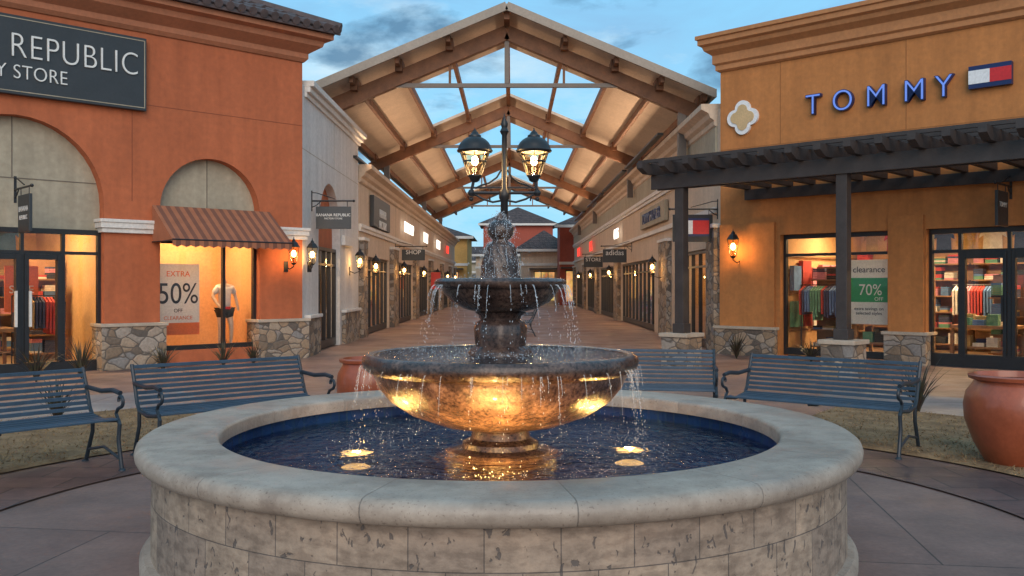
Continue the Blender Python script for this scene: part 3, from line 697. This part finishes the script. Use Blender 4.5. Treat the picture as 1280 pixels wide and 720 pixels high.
for i,(o,z) in enumerate(prof[:-1]):
    o2,z2=prof[i+1]
    m.add([(13,-o,z),(-o,-o,z),(-o2,-o2,z2),(13,-o2,z2)],[(3,2,1,0)]); m.add([(-o,-o,z),(-o,7,z),(-o2,7,z2),(-o2,-o2,z2)],[(0,1,2,3)])
m.add([(0,0,6.91),(13,0,6.91),(13,7,6.91),(0,7,6.91)],[(0,1,2,3)])
m.done('cornice',Bq,m_ochre_trim)
m=M()
for a,b in ((-.06,1.34),(3.58,4.35),(7.38,8.6)): m.box(a,b,-.12,.38,0,.56)
m.done('stone_pier_bases',Bq,m_stone)
m=M()
for a,b in ((-.06,1.34),(3.58,4.35),(7.38,8.6)): m.box(a-.04,b+.04,-.16,.40,.56,.62)
m.done('stone_pier_sills',Bq,m_cap,bevel=.01)
m=M()
m.box(0.02,1.3,-.07,-.001,.62,2.8); m.box(3.64,4.29,-.07,-.001,.62,2.8); m.done('pilasters',Bq,m_orange)
frame(Bq,'display_window',1.4,3.61,.06,2.54,.2,[2.55],[2.12],kick=.05)
frame(Bq,'entrance',4.32,7.4,0.0,2.54,.2,[4.86,5.68,6.5],[2.12],.06,kick=.14)
m=M(); 
for x in (4.92,5.61,5.75,6.44): m.box(x-.03,x+.03,.14,.26,.2,2.09)
m.box(4.95,5.58,.15,.25,1.98,2.09); m.box(5.78,6.41,.15,.25,1.98,2.09); m.box(5.56,5.59,.1,.13,.85,1.3); m.done('door_leaves',Bq,m_black)
room(Bq,'shop',1.2,8.0,.45,4.6,2.85,m_shopwall,340,(1,.68,.36))
for i in range(5): racks(Bq,'wall_shelf_%d'%i,1.3+i*1.3,2.55+i*1.3,4.0,2.3,20+i)
racks(Bq,'mid_gondola',4.9,5.6,1.7,1.7,31); racks(Bq,'mid_gondola_b',5.9,7.2,1.9,1.7,32); racks(Bq,'mid_gondola_c',1.45,2.5,1.3,1.9,37)
racks(Bq,'mid_gondola_d',2.7,3.5,2.6,1.9,38); racks(Bq,'low_gondola',5.8,6.4,1.0,1.0,39)
table(Bq,'display_table',4.5,5.6,.75,41); table(Bq,'display_table_b',6.5,7.3,.8,42); table(Bq,'display_table_c',2.65,3.5,.75,43)
hangers(Bq,'clothes_rail',1.5,2.45,.75,1.5,7); hangers(Bq,'clothes_rail_b',3.9,4.8,2.8,1.5,9)
walldeco(Bq,'wall_garments',1.3,7.8,4.56,2.1,2.9,13)
m=M(); m.k=len(goods); m.box(1.22,1.26,.8,4.2,.5,.54); m.box(1.22,1.26,.8,4.2,1.3,1.34); m.box(1.22,1.26,.8,4.2,2.1,2.14)
Rg=random.Random(88)
for z in (.6,1.38):
    y=.75
    while y<4.0:
        m.k=Rg.randrange(len(goods)); w=Rg.uniform(.28,.42); m.box(1.24,1.34,y,y+w,z,z+Rg.uniform(.5,.65)); y+=w+.08
m.done('side_wall_garments',Bq,goods+[m_shelf])
downlights(Bq,'shop_downlights',[(1.6+i*.85,.9+j*1.0,2.84) for i in range(8) for j in range(4)])
Q=root('clearance_poster','R',3.08,.42); m=M(); m.box(-.42,.42,0,.015,.72,2.0); m.k=1; m.box(-.42,.42,-.004,-.001,1.16,1.64); m.done('board',Q,[m_paper,m_green])
text('headline','clearance',Q,0,-.006,1.75,.17,m_dark,.002,'CENTER'); text('figure','70%',Q,.03,-.008,1.30,.31,m_paper,.002,'CENTER',.9); text('figure_b','OFF',Q,.2,-.008,1.19,.1,m_paper,.002,'CENTER')
text('small_print','extra savings on\nselected styles',Q,0,-.006,1.0,.09,m_dark,.002,'CENTER')
Sg=root('store_sign','R',0,0)
for i,(ch,x) in enumerate(zip('TOMMY',[2.0,2.55,3.22,3.93,4.50])):
    text('letter_back_%d'%i,ch,Sg,x,-.06,4.93,.58,m_navy,.05,bold=.006,sx=.93); text('letter_face_%d'%i,ch,Sg,x,-.118,4.93,.58,m_blueletter,.006,bold=-.010,sx=.93)
Sg=root('flag_sign','R',5.09,0); m=M(); m.k=0; m.box(0,.70,-.12,-.01,5.0,5.40); m.k=1; m.box(.0,.35,-.126,-.121,5.08,5.32); m.k=2; m.box(.35,.70,-.126,-.121,5.08,5.32); m.done('panel',Sg,[m_navy,m_whitep,m_redp])
O=root('quatrefoil_ornament','R',.56,0,5.07)
def quat(r,d,y0,y1,mt,nm):
    m=M(); P=[]
    for q in range(4):
        a0=q*pi/2
        for i in range(13):
            a=a0-rad(90)+i*rad(180)/12; P.append((d*cos(a0)+r*cos(a),d*sin(a0)+r*sin(a)))
    n=len(P); vs=[(x,y0,z) for x,z in P]+[(x,y1,z) for x,z in P]+[(0,y0,0)]
    fs=[(i,(i+1)%n,n+(i+1)%n,n+i) for i in range(n)]+[(2*n,(i+1)%n,i) for i in range(n)]
    m.add(vs,fs); m.done(nm,O,mt)
quat(.18,.185,-.06,0,m_whitep,'outer_ring'); quat(.115,.16,-.075,-.06,m_cream,'inner_panel')
lantern('R',.50,2.33,-.34,14,1.0)
blade('R',5.75,2.5,3.1,-.85,-.25,[('TOMMY',.12)])
blade('CR',-.25,2.45,3.05,-1.0,-.12,[],flag=True)
# pergola
P=root('pergola','R')
for i,x in enumerate((1.2,4.22,7.3,10.3)):
    m=M(); m.box(x-.26,x+.26,-3.66,-3.14,0,.56); m.done('stone_base_%d'%i,P,m_stone)
    m=M(); m.box(x-.30,x+.30,-3.70,-3.10,.56,.63); m.done('stone_cap_%d'%i,P,m_cap,bevel=.01)
    m=M(); m.box(x-.09,x+.09,-3.49,-3.31,.63,3.33); m.box(x-.12,x+.12,-3.52,-3.28,.63,.8); m.done('post_%d'%i,P,m_perg,bevel=.008)
m=M()
m.box(.62,12,-3.53,-3.47,3.26,3.52); m.box(.62,12,-3.33,-3.27,3.26,3.52); m.box(.62,12,-.08,-.02,3.30,3.52)
m.done('beams',P,m_perg,bevel=.005)
m=M(); x=.68
while x<12:
    z0,z1=3.525,3.72
    pts=[(-3.98,z0+.09),(-3.98,z1),(-.02,z1),(-.02,z0),(-3.80,z0)]
    vs=[(x-.06,y,z) for y,z in pts]+[(x+.06,y,z) for y,z in pts]
    m.add(vs,[(0,1,2,3,4),(9,8,7,6,5)]+[(i,i+5,(i+1)%5+5,(i+1)%5) for i in range(5)]); x+=.48
m.done('rafters',P,m_perg)
m=M(); y=-3.75
while y<-.1: m.box(.5,12,y-.03,y+.03,3.725,3.785); y+=.42
m.done('battens',P,m_perg)
# ---------------------------------------------------------------- corridor shops
def shoprow(P,x0,x1,H,ops,wm,zt=2.35,seed=1,Hf=1):
    xs=sorted(ops); m=M(); cur=x0
    for a,b in xs:
        m.box(cur,a,0,.3,0,zt); cur=b
    m.box(cur,x1,0,.3,0,zt); m.box(x0,x1,0,.3,zt,H); m.done('walls',P,wm)
    for i,(a,b) in enumerate(xs):
        n=max(2,round((b-a)/1.0)); frame(P,'shopfront_%d'%i,a,b,.02,zt-.002,.12,[a+(b-a)*k/n for k in range(1,n)],[1.95],.05,kick=.1)
        m=M(); m.box(a-.1,b+.1,1.3,1.35,0,2.7); m.done('shop_back_%d'%i,P,m_glow)
        m=M(); m.box(a-.1,b+.1,.3,1.3,2.7,2.75); m.box(a-.15,a-.1,.3,1.3,0,2.7); m.box(b+.1,b+.15,.3,1.3,0,2.7); m.done('shop_box_%d'%i,P,m_shopwall)
        racks(P,'display_%d'%i,a+.1,a+(b-a)*.45,.7,1.3,seed+i); 
        hangers(P,'rail_%d'%i,a+(b-a)*.55,b-.2,.75,1.4,seed+50+i)
        if i<5: light('shop_light_%d'%i,'AREA',P,((a+b)/2,.7,2.66),40*(b-a)/5,(1,.66,.34),shape='RECTANGLE',size=(b-a)*.8,size_y=.3)
    m=M()
    cur=x0; prs=[]
    for a,b in xs: prs.append((cur,a)); cur=b
    prs.append((cur,x1))
    mc=M()
    for a,b in prs:
        if b-a<.3: continue
        c=(a+b)/2; w=min((b-a)/2-.02,.75); m.box(c-w,c+w,-.14,-.001,0,2.75 if Hf else .62); mc.box(c-w-.04,c+w+.04,-.18,-.001,2.75 if Hf else .62,2.84 if Hf else .69)
    m.done('stone_piers',P,m_stone); mc.done('pier_caps',P,m_trim,bevel=.01)
def cornice(P,x0,x1,H,mt,out=.34,name='cornice',ends=0):
    m=M(); prof=[(.02,H-.5),(.07,H-.46),(.07,H-.36),(.16,H-.3),(.2,H-.2),(out,H-.12),(out,H),(-.3,H+.01)]
    for (o,z),(o2,z2) in zip(prof,prof[1:]): m.add([(x0,-o,z),(x1,-o,z),(x1,-o2,z2),(x0,-o2,z2)],[(0,1,2,3)])
    for xx in (x0,x1): m.add([(xx,-o,z) for o,z in prof]+[(xx,.3,H+.01),(xx,.3,H-.5)],[tuple(range(len(prof)+2))])
    m.done(name,P,mt)
Wb=root('white_store','CL'); m=M(); m.arch(.02,6.9,0,.3,0,5.62,2.9,1.28,2.6); m.box(6.6,6.9,.3,6,2,5.62); m.done('walls',Wb,m_white)
m=M(); m.box(1.6,4.2,.2,.28,2.38,3.92); m.done('arch_infill',Wb,m_terra)
frame(Wb,'shopfront',1.62,4.18,.02,2.38,.15,[2.26,2.9,3.54],[1.98],.05,kick=.1)
m=M(); m.box(1.4,4.4,1.3,1.35,0,2.7); m.done('shop_back',Wb,m_glow); racks(Wb,'display',1.7,3.9,.7,1.3,77)
light('shop_light','AREA',Wb,(2.9,.7,2.66),26,(1,.68,.36),shape='RECTANGLE',size=2,size_y=.3)
m=M()
for o,a,b in ((.05,5.40,5.50),(.12,5.50,5.62),(.20,5.62,5.74)): m.box(.25,7.0+o,-o,.3,a,b)
m.done('parapet_coping',Wb,m_trim,bevel=.01)
m=M(); m.box(4.4,6.6,-.10,-.001,0,.8); m.box(.25,1.4,-.10,-.001,0,.8); m.done('stone_bases',Wb,m_stone)
m=M(); m.box(4.36,6.64,-.14,-.001,.8,.87); m.box(.21,1.44,-.14,-.001,.8,.87); m.box(4.36,5.6,-.10,-.001,2.5,2.75); m.done('stone_sills',Wb,m_trim,bevel=.01)
m=M(); m.box(.02,6.9,-.004,.001,4.3,4.312); m.box(3.4,3.412,-.004,.001,4.312,5.4); m.done('joints',Wb,m_tan)
lantern('CL',5.5,2.15,-.28,9,.95)
Lr=root('shop_row','CL'); ops=[(7.8,13.3),(15.2,21.0),(22.6,28.5),(30,36),(37.5,43.5),(45,49)]
shoprow(Lr,6.95,50,4.75,ops,m_beige,seed=100)
cornice(Lr,6.95,50.2,4.88,m_beige,.36)
m=M(); m.box(6.95,50,-.10,-.001,3.12,3.22); m.box(6.95,50,-.06,-.001,3.02,3.12); m.done('string_course',Lr,m_trim)
m=M()
for k in range(7): m.box(9+k*6.1,9.02+k*6.1,-.004,.001,3.25,4.36)
m.done('joints',Lr,m_tan)
for x in (7.4,14.3,21.8,29.2,36.7,44.2): lantern('CL',x,2.05,-.42 if x>8 else -.42,7,.95,lit=x<25)
def wsign(fr,x0,x1,z0,z1,tx,mt=m_sign,tm=m_letter,y=-.02,ts=None):
    s=root('shop_sign',fr,(x0+x1)/2,y); w=abs(x1-x0)
    if mt: m=M(); m.box(-w/2,w/2,-.12,0,z0,z1); m.done('board',s,mt,bevel=.01)
    sz=ts or (z1-z0)*.7; text('lettering',tx,s,0,-.135,(z0+z1)/2-sz*.33,sz,tm,.012,'CENTER')
m_lit=emis('lit_letter',(1,.9,.78),2.2); m_litred=emis('lit_letter_red',(1,.06,.04),1.6)
wsign('CL',8.9,12.6,3.28,4.22,'HILFIGER\nFACTORY',ts=.36)
wsign('CL',16.2,20.4,3.5,4.0,'EDDIE SHOP',None,m_lit,ts=.6); wsign('CL',23.5,27.5,3.5,4,'LUCKY',None,m_lit,ts=.7); wsign('CL',31,35,3.5,4,'OUTLET',None,m_lit,ts=.7); wsign('CL',38.5,42.5,3.5,4,'SPORT',None,m_litred,ts=.7)
Rr=root('shop_row','CR'); ops=[(-4.5,-.9),(-18.2,-9.3),(-27.5,-20),(-36,-29.5),(-45,-38)]
shoprow(Rr,-47,-.02,5.35,ops,m_beige,seed=200)
cornice(Rr,-47.2,-.3,5.5,m_beige,.36)
m=M(); m.box(-47,-.3,-.12,-.001,4.28,4.40); m.box(-47,-.3,-.07,-.001,4.18,4.28); m.box(-47,-.3,-.10,-.001,3.10,3.22); m.done('string_course',Rr,m_trim)
m=M(); m.box(-47,-.3,-.05,-.001,4.41,4.99); m.done('frieze_panel',Rr,m_tan)
for x in (-7.0,-19.1,-28.5,-37): lantern('CR',x,2.05,-.42,7,.95,lit=x>-30)
wsign('CR',-11.6,-6.6,3.38,3.98,'TOMMY HILFIGER',m_tan,m_navy,ts=.48); wsign('CR',-20.5,-17,3.4,3.9,'GUESS',None,m_lit,ts=.6); wsign('CR',-33,-29.5,3.4,3.9,'LEVIS',None,m_litred,ts=.8); wsign('CR',-42,-39,3.4,3.9,'SHOES',None,m_litred,ts=.8)
blade('CR',-14.8,2.35,2.85,-1.1,-.2,[('adidas',.28)]); blade('CL',15.0,2.4,2.8,-1.1,-.25,[('SHOP',.22)]); blade('CR',-24,2.35,2.85,-1.1,-.2,[('STORE',.25)])
s=root('banner_sign','CL',24.9,-.45); m=M(); m.box(-.02,.02,-.45,.0,1.3,2.1); m.done('panel',s,m_redp); m=M(); m.tube([(0,-.5,2.13),(0,.45,2.13)],.015,6); m.done('rod',s,m_black)
# ---------------------------------------------------------------- canopy
X0=-.13; HS=5.05; ZA=8.42; SL=.42
K=root('arcade_canopy',x=X0)
zr=lambda x:ZA-SL*abs(x)
m=M()
def pan(xa,xb,ya,yb):
    for s in (-1,1):
        a,b=s*xa,s*xb; za,zb=zr(xa),zr(xb); vs=[(a,ya,za),(b,ya,zb),(b,yb,zb),(a,yb,za)]; vs2=[(x,y,z-.1) for x,y,z in vs]
        m.add(vs+vs2,[(0,1,2,3),(7,6,5,4),(0,4,5,1),(1,5,6,2),(2,6,7,3),(3,7,4,0)])
OPN=[(26.3,33.1),(38.5,46.3),(52.2,57.6)]
cur=22.6
for a,b in OPN:
    pan(.0,2.75,cur,a); cur=b
pan(0,2.75,cur,66)
pan(2.75,HS,22.6,66)
m.done('roof_panels',K,m_soffit)
m=M()
for s in (-1,1):
    m.beam((0,22.55,ZA-.08),(s*(HS+.05),22.55,zr(HS+.05)-.08),.09,.20)
    m.beam((s*(HS+.05),22.5,zr(HS)-.10),(s*(HS+.05),66,zr(HS)-.10),.08,.20)
m.done('fascia',K,m_fascia)
m=M()
for s in (-1,1):
    for x in (1.45,2.72,3.85,4.9): m.box(s*x-.05,s*x+.05,22.7,66,zr(x)-.30,zr(x)-.11)
m.box(-.07,.07,22.7,66,ZA-.36,ZA-.12)
m.done('purlins',K,m_timber)
m=M(); mt=M()
for y in (23.4,33.7,48,59):
    for s in (-1,1):
        m.beam((0,y,ZA-.52),(s*HS,y,zr(HS)-.52),.22,.36)
        m.beam((s*1.45,y,6.60),(s*1.45,y,zr(1.45)-.6),.06,.06)
        for x in (1.45,2.72,3.85,4.9): m.box(s*x-.09,s*x+.09,y-.3,y+.3,zr(x)-.40,zr(x)-.105)
        mt.box(s*4.45-.1,s*4.45+.1,y-.1,y+.1,4.7,zr(4.45)-.55)
    mt.box(-3.3,3.3,y-.05,y+.05,6.52,6.62); mt.box(-.06,.06,y-.06,y+.06,6.62,ZA-.5)
m.done('timber_trusses',K,m_timber); mt.done('steel_ties_and_posts',K,mat('steel_bronze',(.16,.13,.11),.1,4,.5,.05))
for i,y in enumerate((28.5,36.5,44.5,55)):
    for s in (-1,1):
        zz=4.95 if s<0 else 5.56
        m=M(); m.box(s*4.15-.08,s*4.15+.08,y-3.6,y+3.8,zz,zz+.06); m.done('uplight_housing_%d_%d'%(i,s+1),K,m_black)
        light('uplight_%d_%d'%(i,s+1),'AREA',K,(s*4.06,y,zz+.12),120,(1,.67,.42),shape='RECTANGLE',size=.1,size_y=7.2,rot=(0,rad(180)-s*rad(72),0))
# ---------------------------------------------------------------- far buildings
def hiphouse(name,x0,x1,y0,y1,ze,za,wm,over=.5,wins=True):
    P=root(name); m=M(); m.box(x0,x1,y0,y1,0,ze); m.done('walls',P,wm)
    m=M(); m.hip(x0-over,x1+over,y0-over,y1+over,ze,za,99); m.done('roof',P,m_rooft)
    m=M(); m.box(x0-over,x1+over,y0-over,y0-over+.12,ze-.2,ze-.002); m.box(x0-.05,x1+.05,y0-.06,y0-.001,3.0,3.2); m.done('trim',P,m_trim)
    if wins:
        m=M(); n=max(1,int((x1-x0)/2.5))
        for i in range(n):
            c=x0+(x1-x0)*(i+.5)/n; m.box(c-.8,c+.8,y0-.05,y0-.001,.3,2.5)
        m.done('windows',P,m_glow)
        m=M()
        for i in range(n):
            c=x0+(x1-x0)*(i+.5)/n
            for dx in (-.8,-.27,.27,.8): m.box(c+dx-.03,c+dx+.03,y0-.09,y0-.05,.3,2.5)
            m.box(c-.83,c+.83,y0-.09,y0-.051,2.5,2.6); m.box(c-1.2,c+1.2,y0-.8,y0-.06,2.7,2.8)
        m.done('window_frames',P,m_black)
hiphouse('red_tower_building',-2.8,4.0,90,98,7.5,9.4,m_red)
hiphouse('tan_shop_building',.7,4.4,72,80,4.3,5.9,m_beige)
hiphouse('yellow_shop_building',-9.5,-3.5,72,80,5.3,6.6,m_yellow)
hiphouse('red_shop_building',3.5,8.5,67.5,71,5.9,6.9,m_red,.4)
hiphouse('cream_shop_building',-3.3,.9,84,89,4.3,5.5,m_beige)
hiphouse('long_shop_building',-40,40,115,125,4.5,6.5,m_tan)
# ---------------------------------------------------------------- world + light
w=D.worlds.new('World'); SC.world=w; w.use_nodes=True; nt=w.node_tree; nt.nodes.clear()
def wn(ty,ins=None,**kw):
    nd=nt.nodes.new(ty)
    for k,v in kw.items(): setattr(nd,k,v)
    for k,v in (ins or {}).items():
        if isinstance(v,bpy.types.NodeSocket): nt.links.new(v,nd.inputs[k])
        else: nd.inputs[k].default_value=v
    return nd
sky=wn('ShaderNodeTexSky',sky_type='NISHITA',sun_disc=False,sun_elevation=rad(14),sun_rotation=rad(180),air_density=1.3,dust_density=.4,ozone_density=4)
co=wn('ShaderNodeTexCoord').outputs['Generated']
mp=wn('ShaderNodeMapping',{'Vector':co,'Scale':(1,1,2.6),'Location':(.3,.1,.25)}).outputs[0]
n1=wn('ShaderNodeTexNoise',{'Vector':mp,'Scale':3.4,'Detail':7,'Roughness':.55,'Distortion':.4}).outputs['Fac']
mp2=wn('ShaderNodeMapping',{'Vector':co,'Scale':(1,1,2.6),'Location':(2.1,.4,.6)}).outputs[0]
n2=wn('ShaderNodeTexNoise',{'Vector':mp2,'Scale':5.5,'Detail':7,'Roughness':.55,'Distortion':.2}).outputs['Fac']
mp3=wn('ShaderNodeMapping',{'Vector':co,'Scale':(1,1,3.0),'Location':(.7,1.9,.3)}).outputs[0]
n3=wn('ShaderNodeTexNoise',{'Vector':mp3,'Scale':4.5,'Detail':8,'Roughness':.6}).outputs['Fac']
def wr(f,a,b):
    r=wn('ShaderNodeValToRGB',{'Fac':f}); r.color_ramp.elements[0].position=a; r.color_ramp.elements[1].position=b; return r.outputs[0]
b0=wn('ShaderNodeBackground',{'Color':sky.outputs[0],'Strength':.15})
b1=wn('ShaderNodeBackground',{'Color':(.27,.65,.95,1),'Strength':1.15})
b2=wn('ShaderNodeBackground',{'Color':(.12,.26,.42,1),'Strength':1.0})
b3=wn('ShaderNodeBackground',{'Color':(.62,.80,.90,1),'Strength':1.1})
x1=wn('ShaderNodeMixShader',{0:wn('ShaderNodeMath',{0:wr(n1,.26,.56),1:.95},operation='MULTIPLY').outputs[0],1:b0.outputs[0],2:b1.outputs[0]})
x3=wn('ShaderNodeMixShader',{0:wn('ShaderNodeMath',{0:wr(n3,.48,.70),1:.8},operation='MULTIPLY').outputs[0],1:x1.outputs[0],2:b3.outputs[0]})
x2=wn('ShaderNodeMixShader',{0:wn('ShaderNodeMath',{0:wr(n2,.52,.63),1:.9},operation='MULTIPLY').outputs[0],1:x3.outputs[0],2:b2.outputs[0]})
wo=wn('ShaderNodeOutputWorld'); nt.links.new(x2.outputs[0],wo.inputs[0])
sl=D.lights.new('dusk_sun','SUN'); sl.energy=1.95; sl.angle=rad(50); sl.color=(1,.80,.65); so=D.objects.new('dusk_sun',sl); link(so)
so.rotation_euler=(rad(66),0,rad(4))
# camera
c=D.cameras.new('camera'); c.lens=32.34; c.sensor_width=36; c.clip_end=2000; c.shift_y=-.003
o=D.objects.new('camera',c); link(o); o.location=(0,0,1.5); o.rotation_euler=(pi/2,0,0); SC.camera=o
SC.view_settings.view_transform='Standard'; SC.view_settings.look='None'; SC.view_settings.exposure=0
